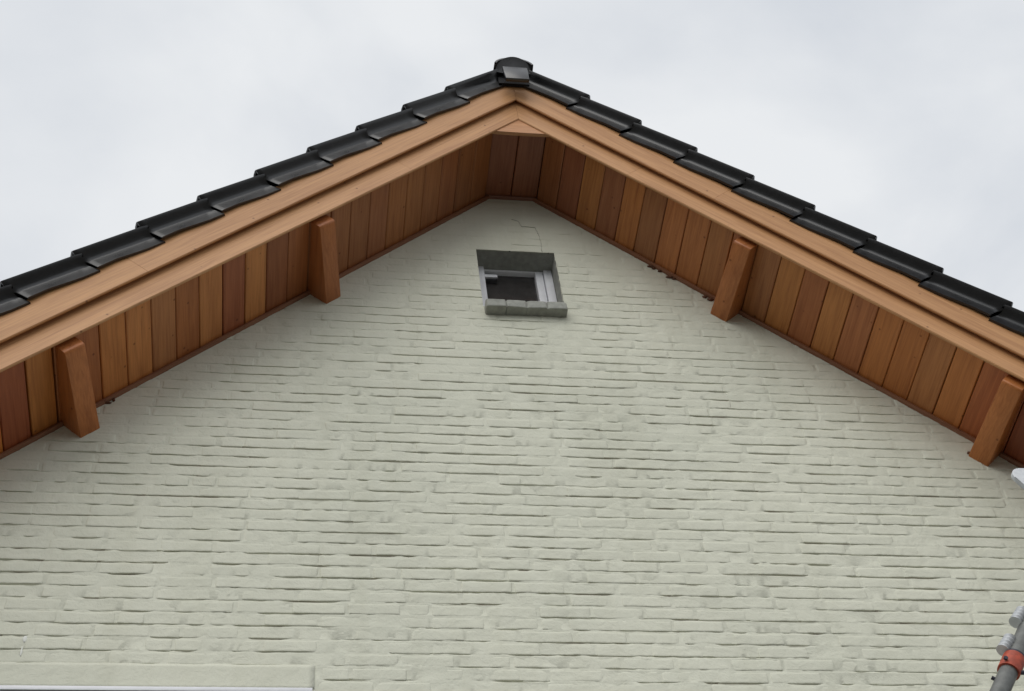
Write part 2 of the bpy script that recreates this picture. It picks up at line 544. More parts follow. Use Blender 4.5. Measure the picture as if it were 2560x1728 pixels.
cells = []
brnd = random.Random(3)
for k in range(K_BOT, K_TOP - 1, -1):
    zl = line_z(k)
    hw = half_width(zl)
    if hw <= 0.02:
        continue
    segs = [(XA - hw, XA + hw)]
    def cut(segs, a, b):
        out = []
        for s, e in segs:
            if b <= s or a >= e:
                out.append((s, e))
            else:
                if a - s > 0.03: out.append((s, a))
                if e - b > 0.03: out.append((b, e))
        return out
    if in_window(XA + WX0, XA + WX1, zl, zl + BH):
        segs = cut(segs, XA + WX0 - 0.001, XA + WX1 + 0.001)
    if in_lower(XA + LX0, XA + LX1, zl, zl + BH):
        segs = cut(segs, XA + LX0 - 0.001, XA + LX1 + 0.001)
    pitch = STR_L + JOINT
    phase = (k % 2) * 0.5 * pitch + brnd.uniform(-0.018, 0.018)
    for s, e in segs:
        x = X0W - 1 + phase
        while x < e:
            head = brnd.random() < 0.10
            Lb = HEAD_L if head else STR_L
            a, b = x, x + Lb
            x = b + JOINT + brnd.uniform(-0.002, 0.003)
            a2, b2 = max(a, s), min(b, e)
            if b2 - a2 < 0.035:
                continue
            cells.append((a2, b2, zl, k))

scored = []
for c in cells:
    u, v = to_px(((c[0] + c[1]) / 2, 0, c[2] + BH / 2))
    ua, va = to_px((c[0], 0, c[2])); ub, vb = to_px((c[1], 0, c[2] + BH))
    inside = 12 < u < 2548 and 12 < v < 1716 and (ZA - TM * abs((c[0] + c[1]) / 2 - XA) - c[2]) > 0.06
    near = -500 < u < 3060 and -300 < v < 2250
    scored.append((abs(ub - ua) * abs(vb - va) if inside else 0, near, c))
order = sorted(range(len(scored)), key=lambda i: -scored[i][0])
singles = set(i for i in order[:300] if scored[i][0] > 0)
restV, restF, nrest = [], [], 0
for i, (area, near, (a, b, zl, k)) in enumerate(scored):
    L = b - a
    head = L < 0.14
    dy = brnd.uniform(-0.0012, 0.0012); dz = brnd.uniform(-0.0018, 0.0018); rot = brnd.uniform(-0.006, 0.006)
    # the face lies calmer where the joints are nearly filled
    nomL = HEAD_L if head else STR_L
    if i in singles:
        o = link('brick', brnd.choice(h_me if head else v_me), wall)
        o.matrix_world = Matrix.Translation((a, dy, zl + dz)) @ Matrix.Rotation(rot, 4, 'Y') @ Matrix.Diagonal((L / nomL, 1, 1, 1))
    else:
        src = brnd.choice((headers if head else stretchers) if near else (low_head if head else low_str))
        v = src[0].copy(); v[:, 0] *= L / nomL
        z2 = v[:, 2] - v[:, 0] * rot
        js = float(joint_strength(np.array((a + b) / 2), zl))
        yy = np.where(v[:, 1] < 0.01, -0.0042 + (v[:, 1] + 0.0042) * (0.45 + 0.55 * js), v[:, 1])
        v = np.stack([v[:, 0] + a, yy + dy * js, z2 + zl + dz * js], 1)
        restV.append(v); restF += [tuple(q + nrest for q in f) for f in src[1]]; nrest += len(v)
rest = link('brick_remainder', mesh_from('brick_remainder', np.concatenate(restV), restF, True), wall, M_WALL, 'stuff')
rest.data.set_sharp_from_angle(angle=math.radians(62))

# rendered band above the lower window
bx = np.linspace(LX0 + XA, LX1 + XA + 0.005, 90); bz = np.linspace(LZB + ZA, LZT + ZA - 0.002, 9)
GX, GZ = np.meshgrid(bx, bz)
GY = -0.0062 + 0.0018 * (fbm(GX * 9, GZ * 14 + 3, 3) - 0.5)
GZ[-1, :] += 0.006 * (fbm(GX[-1] * 12, GX[-1] * 0 + 8, 2) - 0.5)
V = np.stack([GX, GY, GZ], 2).reshape(-1, 3); nx = len(bx)
F = [(j * nx + i, j * nx + i + 1, (j + 1) * nx + i + 1, (j + 1) * nx + i) for j in range(len(bz) - 1) for i in range(nx - 1)]
base = len(V); ring = [i for i in range(nx)] + [j * nx + nx - 1 for j in range(1, len(bz))] + [(len(bz) - 1) * nx + i for i in range(nx - 2, -1, -1)] + [j * nx for j in range(len(bz) - 2, 0, -1)]
bk = V[ring].copy(); bk[:, 1] = 0.06
F += [(ring[q], base + q, base + (q + 1) % len(ring), ring[(q + 1) % len(ring)]) for q in range(len(ring))]
lint = link('rendered_lintel', mesh_from('rendered_lintel', np.concatenate([V, bk]), F, True), house, M_WALL)
lint['label'] = 'smooth rendered band above the lower window'

# window reveals (darker grey than the wall): lintel underside, jambs
bm = bmesh.new()
def quad(bm, *pts):
    bm.faces.new([bm.verts.new(p) for p in pts])
def reveal(bm, x0, x1, zb, zt, y0, y1):
    n = 12
    for i in range(n):
        t0, t1 = i / n, (i + 1) / n
        quad(bm, (x0 + (x1 - x0) * t0, y0, zt), (x0 + (x1 - x0) * t1, y0, zt), (x0 + (x1 - x0) * t1, y1, zt), (x0 + (x1 - x0) * t0, y1, zt))
    quad(bm, (x0, y0, zb), (x0, y0, zt), (x0, y1, zt), (x0, y1, zb))
    quad(bm, (x1, y0, zb), (x1, y1, zb), (x1, y1, zt), (x1, y0, zt))
reveal(bm, XA + WX0 - 0.001, XA + WX1 + 0.001, ZA + SILLB, ZA + WZT, -0.0015, 0.2)
me = bpy.data.meshes.new('window_reveal'); bm.to_mesh(me); bm.free()
link('window_reveal', me, wall, M_SILL)

# --- attic window
win = link('attic_window', None, house)
win.location = (XA + (WX0 + WX1) / 2, 0.11, ZA + WZB)


def wpart(name, me, mat, parent):
    o = link(name, me, None, mat)
    o.parent = parent
    o.matrix_parent_inverse = parent.matrix_world.inverted() if False else Matrix.Translation(-Vector(parent.location)) if parent.parent is None or parent is win else Matrix()
    return o


FY0, FY1 = 0.100, 0.165
wx0, wx1, wzt, wzb = XA + WX0, XA + WX1, ZA + WZT, ZA + WZB


def wbox(name, mat, x0, x1, y0, y1, z0, z1, bev=0.004, parent=None):
    me = box_mesh(name, x0, x1, y0, y1, z0, z1, bev=bev)
    return wpart(name, me, mat, win)


wbox('frame_stile', M_WHITE, wx0 + 0.001, wx0 + 0.050, FY0 - 0.006, FY1, wzb - 0.04, wzt - 0.001)
wbox('frame_stile', M_WHITE, wx1 - 0.045, wx1 - 0.001, FY0, FY1, wzb - 0.04, wzt - 0.001)
wbox('frame_rail', M_WHITE, wx0 + 0.044, wx1 - 0.045, FY0 + 0.012, FY1, wzt - 0.018, wzt - 0.001)
wbox('frame_rail', M_WHITE, wx0 + 0.044, wx1 - 0.045, FY0 + 0.003, FY1, wzb - 0.04, wzb + 0.03)
wbox('sash_stile', M_WHITE, wx1 - 0.090, wx1 - 0.049, FY0 + 0.006, FY1 - 0.01, wzb + 0.03, wzt - 0.019)
wbox('reflection_bar', M_WHITE, wx0 + 0.046, wx0 + 0.118, FY0 + 0.006, FY1 - 0.01, wzt - 0.082, wzt - 0.058, 0.003)  # white bar built to stand in for a reflection in the glass
wbox('dark_slot', M_GAP, wx0 + 0.046, wx0 + 0.118, FY0 + 0.012, FY1 - 0.01, wzt - 0.092, wzt - 0.0825, 0.001)  # dark bar standing in for the black gap beneath it
wbox('pane', M_GLASS, wx0 + 0.044, wx1 - 0.090, FY0 + 0.040, FY0 + 0.046, wzb + 0.03, wzt - 0.018, 0)
# brick sill: four painted headers laid on edge
sx = np.linspace(wx0 + 0.004, wx1 - 0.002, 5)
for i in range(4):
    v, f = brick_variant(sx[i + 1] - sx[i] - 0.004, 0.062, 1300 + i)
    v = v.copy(); fr = v[:, 1] < 0.01
    v[fr, 1] = v[fr, 1] * 1.5 - 0.052; v[~fr, 1] = 0.10
    v[:, 0] += sx[i] + 0.002; v[:, 2] += ZA + SILLB + (i - 1.5) * 0.0012
    me = mesh_from('sill_brick', v, f, True); me.set_sharp_from_angle(angle=math.radians(50))
    wpart('sill_brick', me, M_SILL, win)
wbox('sill_mortar', M_SILL, wx0 + 0.005, wx1 - 0.004, -0.049, 0.10, ZA + SILLB + 0.004, ZA + SILLB + 0.0585, 0.002)

# --- lower window (only its head shows)
low = link('lower_window', None, house)
low.location = (XA + (LX0 + LX1) / 2, 0, ZA + LWB)


def lbox(name, mat, *a, bev=0.003):
    o = link(name, box_mesh(name, *a, bev=bev), None, mat); o.parent = low
    o.matrix_parent_inverse = Matrix.Translation(-Vector(low.location)); return o


lx0, lx1 = XA + LX0, XA + LX1
lbox('head_rail', M_WHITE, lx0, lx1 - 0.001, -0.014, 0.06, ZA + LZB - 0.0205, ZA + LZB - 0.001)
lbox('frame_rail', M_GAP, lx0, lx1 - 0.002, 0.030, 0.09, ZA + LZB - 0.09, ZA + LZB - 0.0215)  # dark colour stands in for the shadow under the head rail
lbox('frame_stile', M_WHITE, lx1 - 0.07, lx1 - 0.001, 0.03, 0.09, ZA + LWB, ZA + LZB - 0.091)
lbox('frame_stile', M_WHITE, lx0 + 0.001, lx0 + 0.07, 0.03, 0.09, ZA + LWB, ZA + LZB - 0.091)
lbox('frame_rail', M_WHITE, lx0 + 0.071, lx1 - 0.071, 0.03, 0.09, ZA + LWB, ZA + LWB + 0.07)
lbox('pane', M_GLASS, lx0 + 0.071, lx1 - 0.071, 0.055, 0.062, ZA + LWB + 0.071, ZA + LZB - 0.091, bev=0)

# --- body of the house behind the gable
for sd in (-1, 1):
    x = XA + sd * HALF
    link('side_wall', box_mesh('side_wall', min(x, x - sd * 0.28), max(x, x - sd * 0.28), 0.02, DEPTH, 0, ZA - HALF * TM + 0.12), house, M_WALL)
bm = bmesh.new()
pts = [(XA - HALF, 0.0), (XA + HALF, 0.0), (XA + HALF, ZA - HALF * TM + 0.2), (XA, ZA + 0.2), (XA - HALF, ZA - HALF * TM + 0.2)]
bm.faces.new([bm.verts.new((x, DEPTH, z)) for x, z in pts])
link('rear_wall', bm_mesh('rear_wall', bm), house, M_WALL)
bm = bmesh.new()                                                     # dark room behind the panes
quad(bm, (X0W + 0.3, 0.6, 0.1), (X1W - 0.3, 0.6, 0.1), (X1W - 0.3, 0.6, ZA - HALF * TM), (X0W + 0.3, 0.6, ZA - HALF * TM))
quad(bm, (XA - 0.9, 0.6, ZA - 1.6), (XA + 0.9, 0.6, ZA - 1.6), (XA + 0.1, 0.6, ZA - 0.1), (XA - 0.1, 0.6, ZA - 0.1))
link('inner_wall', bm_mesh('inner_wall', bm), house, M_LATH)

# ------------------------------------------------------------------ soffit
def lin(c):
    return tuple(((v / 255 + 0.055) / 1.055) ** 2.4 if v > 10 else v / 255 / 12.92 for v in c)


SOFF_K = 0.255
def tone(c):
    a = lin(c); mean = (0.083, 0.0385, 0.0160)
    a = tuple(0.62 * v + 0.38 * m for v, m in zip(a, mean))
    return tuple(min(0.8, v * g / SOFF_K) for v, g in zip(a, (1.38, 1.13, 0.92)))


soffit = link('soffit', None, house)
soffit.location = (XA, -0.2, ZA)
SEAMS = [0.186, 0.322, 0.461, 0.596, 0.731, 0.861, 1.000, 1.135, 1.273, 1.410, 1.553, 1.691, 1.827, 1.961, 2.095, 2.234, 2.368, 2.503, 2.640, 2.778, 2.915, 3.004, 3.140, 3.274, 3.411, 3.548, 3.685, 3.822] + [3.822 + 0.1365 * i for i in range(1, 16)]
TONE_L = [(72, 50, 33), (66, 46, 31), (72, 48, 33), (78, 55, 35), (80, 57, 35), (82, 58, 36), (74, 51, 37), (70, 49, 33), (74, 52, 34), (74, 50, 32), (74, 47, 29), (64, 38, 25), (102, 74, 44), (74, 42, 31), (102, 74, 46), (82, 53, 30), (88, 64, 43), (104, 74, 44), (100, 69, 37), (84, 54, 32), (84, 54, 30), (96, 66, 32), (72, 34, 23), (112, 70, 27), (90, 60, 32), (80, 50, 30), (94, 64, 36)]
TONE_R = [(68, 46, 32), (60, 37, 31), (84, 60, 33), (68, 46, 35), (90, 62, 34), (68, 49, 34), (90, 61, 37), (88, 60, 36), (78, 56, 34), (84, 55, 33), (76, 54, 35), (90, 64, 33), (78, 49, 30), (94, 67, 37), (86, 57, 38), (94, 63, 33), (90, 59, 29), (88, 63, 39), (96, 65, 35), (84, 49, 28), (70, 36, 24), (60, 24, 18), (84, 50, 28), (94, 64, 36), (80, 52, 30), (90, 60, 34), (76, 48, 28)]
PY0, PY1 = -0.4135, 0.006
SN = 0.016                                            # underside of the boards above the reference line
plank_cache = {}


def plank_mesh(w):
    key = round(w, 3)
    if key not in plank_cache:
        # local x = grain (world y), local y = width, local z = up
        bm = bmesh.new()
        L = PY1 - PY0
        b = 0.0035
        prof = [(0.0, 0.018), (0.0, b), (b, 0.0), (w - b, 0.0), (w, b), (w, 0.018)]
        A = [bm.verts.new((0, u, v)) for u, v in prof]; B_ = [bm.verts.new((L, u, v)) for u, v in prof]
        bm.faces.new(A); bm.faces.new(B_[::-1])
        for i in range(6):
            bm.faces.new((A[i], B_[i], B_[(i + 1) % 6], A[(i + 1) % 6]))
        plank_cache[key] = bm_mesh('plank', bm)
        plank_cache[key].materials.append(M_WOOD)
    return plank_cache[key]


def place_in(o, parent, M):
    o.parent = parent
    o.matrix_parent_inverse = Matrix.Translation(-Vector(parent.location))
    o.matrix_basis = M
    return o


prnd = random.Random(21)
for sd, tones in ((-1, TONE_L), (1, TONE_R)):
    for i in range(len(SEAMS) - 1):
        s0, s1 = SEAMS[i], SEAMS[i + 1]
        gap = 0.0035 + prnd.uniform(0, 0.0015)
        if sd == -1 and abs(s1 - 3.140) < 1e-3:
            gap = 0.013
        if sd == -1 and i in (12, 14, 18):
            gap = 0.006
        w = s1 - s0 - gap
        # (x along +y, width down the slope, up square to it)
        ex = Vector((0, 1, 0)); ey = Vector((sd * CT, 0, -ST)); ez = Vector((sd * ST, 0, CT))
        drop = prnd.uniform(-0.0012, 0.0012)
        o0 = slope_pt(sd, s0 + gap / 2, SN + drop, PY0)
        Mx = Matrix(((ex.x, ey.x, ez.x, o0.x), (ex.y, ey.y, ez.y, o0.y), (ex.z, ey.z, ez.z, o0.z), (0, 0, 0, 1)))
        pl = bpy.data.objects.new('plank', plank_mesh(w)); COL.objects.link(pl)
        pl.color = (*tone(tones[i % len(tones)]), 1)
        place_in(pl, soffit, Mx)
# level boards under the ridge
for i in range(2):
    x0 = XA - 0.146 + i * 0.146
    pl = bpy.data.objects.new('plank', plank_mesh(0.142)); COL.objects.link(pl)
    pl.color = (*tone([(58, 37, 33), (56, 36, 32)][i]), 1)
    place_in(pl, soffit, Matrix(((0, 1, 0, x0 + 0.002), (1, 0, 0, PY0), (0, 0, 1, ZA + COLLAR), (0, 0, 0, 1))))

# bead where the soffit meets the wall
def rail_mesh(name, L, prof):
    """prof is (y,z); local x along the rail"""
    return prism(name, prof, 'x', 0, L)


WOODC = (0.40, 0.20, 0.105)
TRIM = [(-0.0235, 0.0), (-0.0235, 0.010), (-0.018, 0.0150), (0.004, 0.0150), (0.004, -0.003), (-0.019, -0.003)]
for sd in (-1, 1):
    s0 = 0.176
    segs = [(s0, 1.452), (1.552, 2.897), (2.999, 5.86)]
    for a, b in segs:
        o = link('trim_bead', rail_mesh('trim_bead', b - a, TRIM), None, M_WOOD, None, (0.29, 0.135, 0.075))
        place_in(o, soffit, slope_matrix(sd, a, 0, 0))
o = link('trim_bead', rail_mesh('trim_bead', 0.262, TRIM), None, M_WOOD, None, (0.27, 0.13, 0.085))
place_in(o, soffit, Matrix.Translation((XA - 0.131, 0, ZA + COLLAR - 0.0155)))

# purlin ends carrying the overhang
PROF = [(0.004, 0.0155), (0.004, -0.110), (0.0, -0.113), (-0.398, -0.049), (-0.4065, -0.044), (-0.4085, -0.036), (-0.4085, -0.010), (-0.4085, 0.0155)]
PT = [[(84, 55, 34), (92, 60, 35)], [(84, 56, 34), (90, 60, 34)]]
for si, sd in enumerate((-1, 1)):
    for j, s0 in enumerate((1.4535, 2.8985)):
        wd = 0.098
        me = prism('purlin_end', PROF, 'x', 0, wd, bev=0.0022)
        # grain along local x of the object: rebuild with x <-> y so that grain runs outwards
        for v in me.vertices:
            v.co = (v.co.y, v.co.x, v.co.z)
        me.flip_normals()
        ex = Vector((0, 1, 0)); ey = Vector((sd * CT, 0, -ST)); ez = Vector((sd * ST, 0, CT))
        o0 = slope_pt(sd, s0, 0, 0)
        Mx = Matrix(((ex.x, ey.x, ez.x, o0.x), (ex.y, ey.y, ez.y, o0.y), (ex.z, ey.z, ez.z, o0.z), (0, 0, 0, 1)))
        o = link('purlin_end', me, None, M_WOOD, None, tone(PT[si][j]))
        place_in(o, soffit, Mx)

# ------------------------------------------------------------------ bargeboards
barge = link('bargeboards', None, house)
barge.location = (XA, -0.45, ZA)
S_END = 6.0


def board(sd, sa, sb, n0, n1, yf, yb, mitre_a, col, cut=0.0):
    """one length of board; the end at the ridge is mitred plumb"""
    r = 0.004
    prof = [(yb, n0 + 0.022), (yf + 0.0105, n0 + 0.022), (yf + 0.0105, n0), (yf + r, n0), (yf, n0 + r), (yf, n1), (yb, n1)]
    bm = bmesh.new(); rings = []
    for t in (0, 1):
        ring = []
        for y, n in prof:
            s = sa if t == 0 else sb
            if t == 0 and mitre_a:
                s = -n * math.tan(TH) + sa                    # plumb cut at the ridge: x = XA
            elif cut:
                s += (n - n0) * cut
            ring.append(bm.verts.new((s, y, n)))
        rings.append(ring)
    k = len(prof)
    for i in range(k):
        j = (i + 1) % k
        bm.faces.new((rings[0][i], rings[0][j], rings[1][j], rings[1][i]))
    bm.faces.new(rings[0]); bm.faces.new(rings[1][::-1])
    me = bm_mesh('bargeboard', bm)
    o = link('bargeboard', me, None, M_BARGE, None, col)
    place_in(o, barge, slope_matrix(sd, 0, 0, 0))
    return o


BC = [(0.565, 0.298, 0.130), (0.59, 0.313, 0.138), (0.57, 0.30, 0.128), (0.595, 0.318, 0.142)]
G = 0.0008
board(-1, G, 2.434, 0.110, 0.272, -0.471, -0.443, True, BC[0], 0.0)
board(-1, 2.4352, S_END, 0.110, 0.272, -0.471, -0.443, False, BC[2], 0.0)
board(1, G, 1.206, 0.110, 0.272, -0.471, -0.443, True, BC[1])
board(1, 1.2072, S_END, 0.110, 0.272, -0.471, -0.443, False, BC[0])
board(-1, G, 0.860, -0.010, 0.150, -0.4415, -0.4145, True, BC[1])
board(-1, 0.8611, S_END, -0.010, 0.150, -0.4415, -0.4145, False, BC[3])
board(1, G, 0.753, -0.010, 0.150, -0.4415, -0.4145, True, BC[3])
board(1, 0.7541, S_END, -0.010, 0.150, -0.4415, -0.4145, False, BC[1])
# little triangular board closing the ridge, its lower edge bowed
zb = -0.150
prof = [(-0.165, zb + 0.004)] + [(x, zb - 0.022 * (1 - (x / 0.165) ** 2) - 0.003) for x in np.linspace(-0.15, 0.15, 13)] + [(0.165, zb + 0.004), (0.0, zb + 0.18)]
prof = [(-0.172, zb)] + [(x, zb - 0.006 * (1 - (x / 0.172) ** 2)) for x in np.linspace(-0.15, 0.15, 13)] + [(0.172, zb), (0.0, 0.03)]
me = prism('ridge_board', prof, 'y', 0, 0.02, bev=0.003)
# bring it behind the lower boards; face just inside them
o = link('ridge_board', me, None, M_BARGE, None, (0.60, 0.31, 0.15))
place_in(o, barge, Matrix.Translation((XA, -0.4345, ZA)))

# ------------------------------------------------------------------ roof
roof = link('roof', None, house)
roof.location = (XA, 0, ZA + 0.4)
for sd in (-1, 1):
    prof = [(-0.462, 0.2735), (DEPTH + 0.3, 0.2735), (DEPTH + 0.3, 0.30), (-0.462, 0.30)]
    bm = bmesh.new()
    for s in (0, 1):
        pass
    me = bpy.data.meshes.new('roof_deck')
    V = []
    for s in (0, S_END + 0.1):
        for y, n in prof:
            V.append((s - (n * math.tan(TH) if s == 0 else 0), y, n))
    me.from_pydata(V, [], [(0, 1, 2, 3), (7, 6, 5, 4), (0, 4, 5, 1), (1, 5, 6, 2), (2, 6, 7, 3), (3, 7, 4, 0)])
    o = link('roof_deck', me, None, M_LATH)
    place_in(o, roof, slope_matrix(sd, 0, 0, 0))

# verge tile: hollow flap hanging over the bargeboard, rounded shoulder, flat pan behind
VPROF = [(-0.4890, 0.247), (-0.4860, 0.262), (-0.4842, 0.280), (-0.4842, 0.298), (-0.4868, 0.311), (-0.4945, 0.320), (-0.5060, 0.327),
         (-0.5200, 0.334), (-0.5320, 0.340), (-0.5370, 0.347), (-0.5310, 0.355), (-0.5050, 0.363), (-0.4600, 0.367), (-0.4000, 0.364), (-0.3400, 0.358), (-0.2800, 0.358), (-0.2300, 0.366), (-0.1900, 0.376), (-0.160, 0.372)]
TH_T = 0.011


def offset_profile(p, t):
    out = []
    for i in range(len(p)):
        a = Vector(p[max(0, i - 1)]); b = Vector(p[min(len(p) - 1, i + 1)])
        d = (b - a).normalized(); nrm = Vector((d.y, -d.x))          # towards the inside
        out.append((p[i][0] + nrm.x * t, p[i][1] + nrm.y * t))
    return out


def tile_mesh(name, gauge):
    """local x = down the slope, lower end at x=0; the lower end rides up on the next tile"""
    Lt = gauge + 0.075
    ts = np.array([0, 0.004, 0.03, 0.10, 0.18, 0.26, 0.32, gauge - 0.002, Lt])
    inner = offset_profile(VPROF, TH_T)
    V, F = [], []
    npf = len(VPROF)
    for t in ts:
        lift = 0.014 - 0.025 * t / gauge
        out = 0.004 - 0.012 * t / gauge
        edge = 0.0025 if t == 0 else 0.0
        for pr, sgn in ((VPROF, 1), (inner, -1)):
            for i, (y, n) in enumerate(pr):
                # lower edge of the flap sags slightly between its ends, corner a bit longer
                sag = 0.0
                if i < 3:
                    sag = -0.006 * math.exp(-((t - 0.02) / 0.07) ** 2) + 0.004 * math.sin(t * 19)
                tt = min(t, gauge - 0.002 + 0.077 * max(0, i - 3) / 15)        # the flap is shorter than the tile
                e_ = max(0.0, min(1.0, (i - 1.5) / 6.5)); ext = 0.047 * e_ * e_ * (3 - 2 * e_)   # the shoulder's nose runs on past the flap
                V.append((-tt + ext, y - out + (edge if sgn > 0 else -edge), n + lift + sag * (1 - i / 3)))
    W2 = 2 * npf
    for j in range(len(ts) - 1):
        for i in range(npf - 1):
            a = j * W2 + i; b = a + 1; c = a + W2; d = b + W2
            F.append((a, b, d, c))
            a = j * W2 + npf + i; b = a + 1; c = a + W2; d = b + W2
            F.append((a, c, d, b))
        a = j * W2; F.append((a, a + W2, a + W2 + npf, a + npf))
        a = j * W2 + npf - 1; F.append((a, a + npf, a + npf + W2, a + W2))
    for j in (0, len(ts) - 1):
        for i in range(npf - 1):
            a = j * W2 + i
            F.append((a, a + npf, a + npf + 1, a + 1) if j == 0 else (a, a + 1, a + npf + 1, a + npf))
    me = mesh_from(name, V, F, True)
    bm = bmesh.new(); bm.from_mesh(me); bmesh.ops.recalc_face_normals(bm, faces=bm.faces); bm.to_mesh(me); bm.free()
    me.polygons.foreach_set('use_smooth', [True] * len(me.polygons))
    me.set_sharp_from_angle(angle=math.radians(50)); me.materials.append(M_TILE)
    return me


TILE = {-1: tile_mesh('verge_tile', 0.352), 1: tile_mesh('verge_tile', 0.3625)}
START = {-1: 0.122, 1: 0.128}
GAUGE = {-1: 0.352, 1: 0.3625}
trnd = random.Random(5)
for sd in (-1, 1):
    for k in range(16):
        s = START[sd] + k * GAUGE[sd]
        o = bpy.data.objects.new('verge_tile', TILE[sd]); COL.objects.link(o)
        Mx = slope_matrix(sd, s + trnd.uniform(-0.005, 0.005), (0.006 if sd > 0 else 0.0) + trnd.uniform(-0.003, 0.003), trnd.uniform(-0.002, 0.002))
        place_in(o, roof, Mx @ Matrix.Rotation(trnd.uniform(-0.006, 0.006), 4, 'Y') @ Matrix.Diagonal((1.2 if k == 0 else 1.0, 1, 1, 1)))   # the top tile runs on to the ridge

# field tiles beyond the verge (a plain rolled sheet of courses, out of sight from below)
for sd in (-1, 1):
    ys = np.arange(-0.155, DEPTH + 0.25, 0.05)
    V, F, rows = [], [], []
    for k in range(17):
        s = START[sd] + k * GAUGE[sd]
        rows += [(s - GAUGE[sd] + 0.001, 0.352), (s, 0.380)]
    for s, n in rows:
        for y in ys:
            V.append((s, y, n + 0.02 * math.sin(y * 2 * math.pi / 0.30)))
    m_ = len(ys)
    F = [(j * m_ + i, j * m_ + i + 1, (j + 1) * m_ + i + 1, (j + 1) * m_ + i) for j in range(len(rows) - 1) for i in range(m_ - 1)]
    o = link('field_tiles', mesh_from('field_tiles', V, F), None, M_TILE, 'stuff'); place_in(o, roof, slope_matrix(sd, 0, 0, 0))

# ridge: half-round hood with a closing flap below it
ridge = link('ridge_end_tile', None, None)
ridge.parent = roof; ridge.matrix_parent_inverse = Matrix.Translation(-Vector(roof.location))
RC = ZA + 0.385
def hood(name, y0, y1, r, t, zc):
    V, F = [], []
    n = 22
    for y, dr in ((y0, 0.004), (y0 + 0.05, 0.006), (y0 + 0.056, 0.0), (y1, 0.0)):
        for rr in (r + dr, r + dr - t):
            for i in range(n + 1):
                a = math.pi * i / n
                a = 0.24 + a * (math.pi - 0.48) / math.pi
                V.append((XA + rr * math.cos(a), y, zc + rr * 0.84 * math.sin(a)))
    w = 2 * (n + 1)
    for j in range(3):
        for i in range(n):
            a = j * w + i; F.append((a, a + 1, a + 1 + w, a + w))
            a = j * w + n + 1 + i; F.append((a, a + w, a + 1 + w, a + 1))
        a = j * w; F.append((a, a + w, a + w + n + 1, a + n + 1))
        a = j * w + n; F.append((a, a + n + 1, a + n + 1 + w, a + w))
    for j in (0, 3):
        for i in range(n):
            a = j * w + i; F.append((a, a + n + 1, a + n + 2, a + 1))
    me = mesh_from(name, V, F, True)
    bm = bmesh.new(); bm.from_mesh(me); bmesh.ops.recalc_face_normals(bm, faces=bm.faces); bm.to_mesh(me); bm.free()
    me.polygons.foreach_set('use_smooth', [True] * len(me.polygons)); me.set_sharp_from_angle(angle=math.radians(50))
    return me


def rput(name, me, mat=M_TILE):
    o = link(name, me, None, mat); o.parent = ridge
    return o


ridge.matrix_parent_inverse = Matrix.Translation(-Vector(roof.location))
rput('hood', hood('hood', -0.562, -0.14, 0.108, 0.012, RC))
# domed end inside the hood
n = 20
V = [(XA, -0.548, RC + 0.045)]
for i in range(n + 1):
    a = math.pi * i / n
    V.append((XA + 0.101 * math.cos(a), -0.518 - 0.056 * math.sin(a), RC + 0.101 * 0.84 * math.sin(a) - 0.003))
V.append((XA, -0.516, RC - 0.03))
F = [(0, i, i + 1) for i in range(1, n + 1)] + [(0, n + 1, n + 2), (0, n + 2, 1)]
rput('end_disc', mesh_from('end_disc', V, F, True))
me = prism('closing_flap', [(-0.064, -0.165), (0.064, -0.165), (0.070, 0.0), (-0.070, 0.0)], 'y', -0.020, 0.004, bev=0.004)
for v in me.vertices:                                             # foot kicks out a little
    v.co.y -= 0.014 * (-v.co.z / 0.175) ** 2
for v in me.vertices:
    v.co += Vector((XA, -0.545, RC - 0.026))
rput('closing_flap', me)
rput('ridge_gap_fill', box_mesh('ridge_gap_fill', XA - 0.085, XA + 0.085, -0.4925, -0.4735, ZA + 0.298, ZA + 0.40), M_LATH)  # dark box added so the gap below the flap reads dark
for k in range(6):
    o = link('ridge_tile', hood('ridge_tile', -0.16 + k * 0.40, 0.29 + k * 0.40, 0.118, 0.014, RC + 0.004 * (k % 2)), None, M_TILE)
    o.parent = roof; o.matrix_parent_inverse = Matrix.Translation(-Vector(roof.location))

# ------------------------------------------------------------------ small marks on the wall
def ribbon(name, pts, w, y, mat):
    P = []
    for i in range(len(pts) - 1):
        a, b = np.array(pts[i], float), np.array(pts[i + 1], float)
        k = max(2, int(np.hypot(*(b - a)) / 0.006))
        for t in range(k):
            P.append(a + (b - a) * t / k)
    P.append(np.array(pts[-1], float))
    V, F = [], []
    for i, p in enumerate(P):
        d = P[min(i + 1, len(P) - 1)] - P[max(i - 1, 0)]; d = d / (np.hypot(*d) + 1e-9); nn = np.array([-d[1], d[0]])
        ww = w * (0.45 + 0.8 * float(vnoise(i * 0.35, 3.3)))
        jit = nn * 0.0025 * (float(vnoise(i * 0.5, 9.1)) - 0.5) * 2
        for sgn in (-1, 1):
            q = p + jit + nn * sgn * ww / 2; V.append((XA + q[0], y, ZA + q[1]))
        q = p + jit; V.append((XA + q[0], 0.004, ZA + q[1]))
    for i in range(len(P) - 1):
        a = i * 3; F += [(a, a + 1, a + 4, a + 3), (a, a + 3, a + 5, a + 2), (a + 1, a + 2, a + 5, a + 4)]
    return mesh_from(name, V, F)


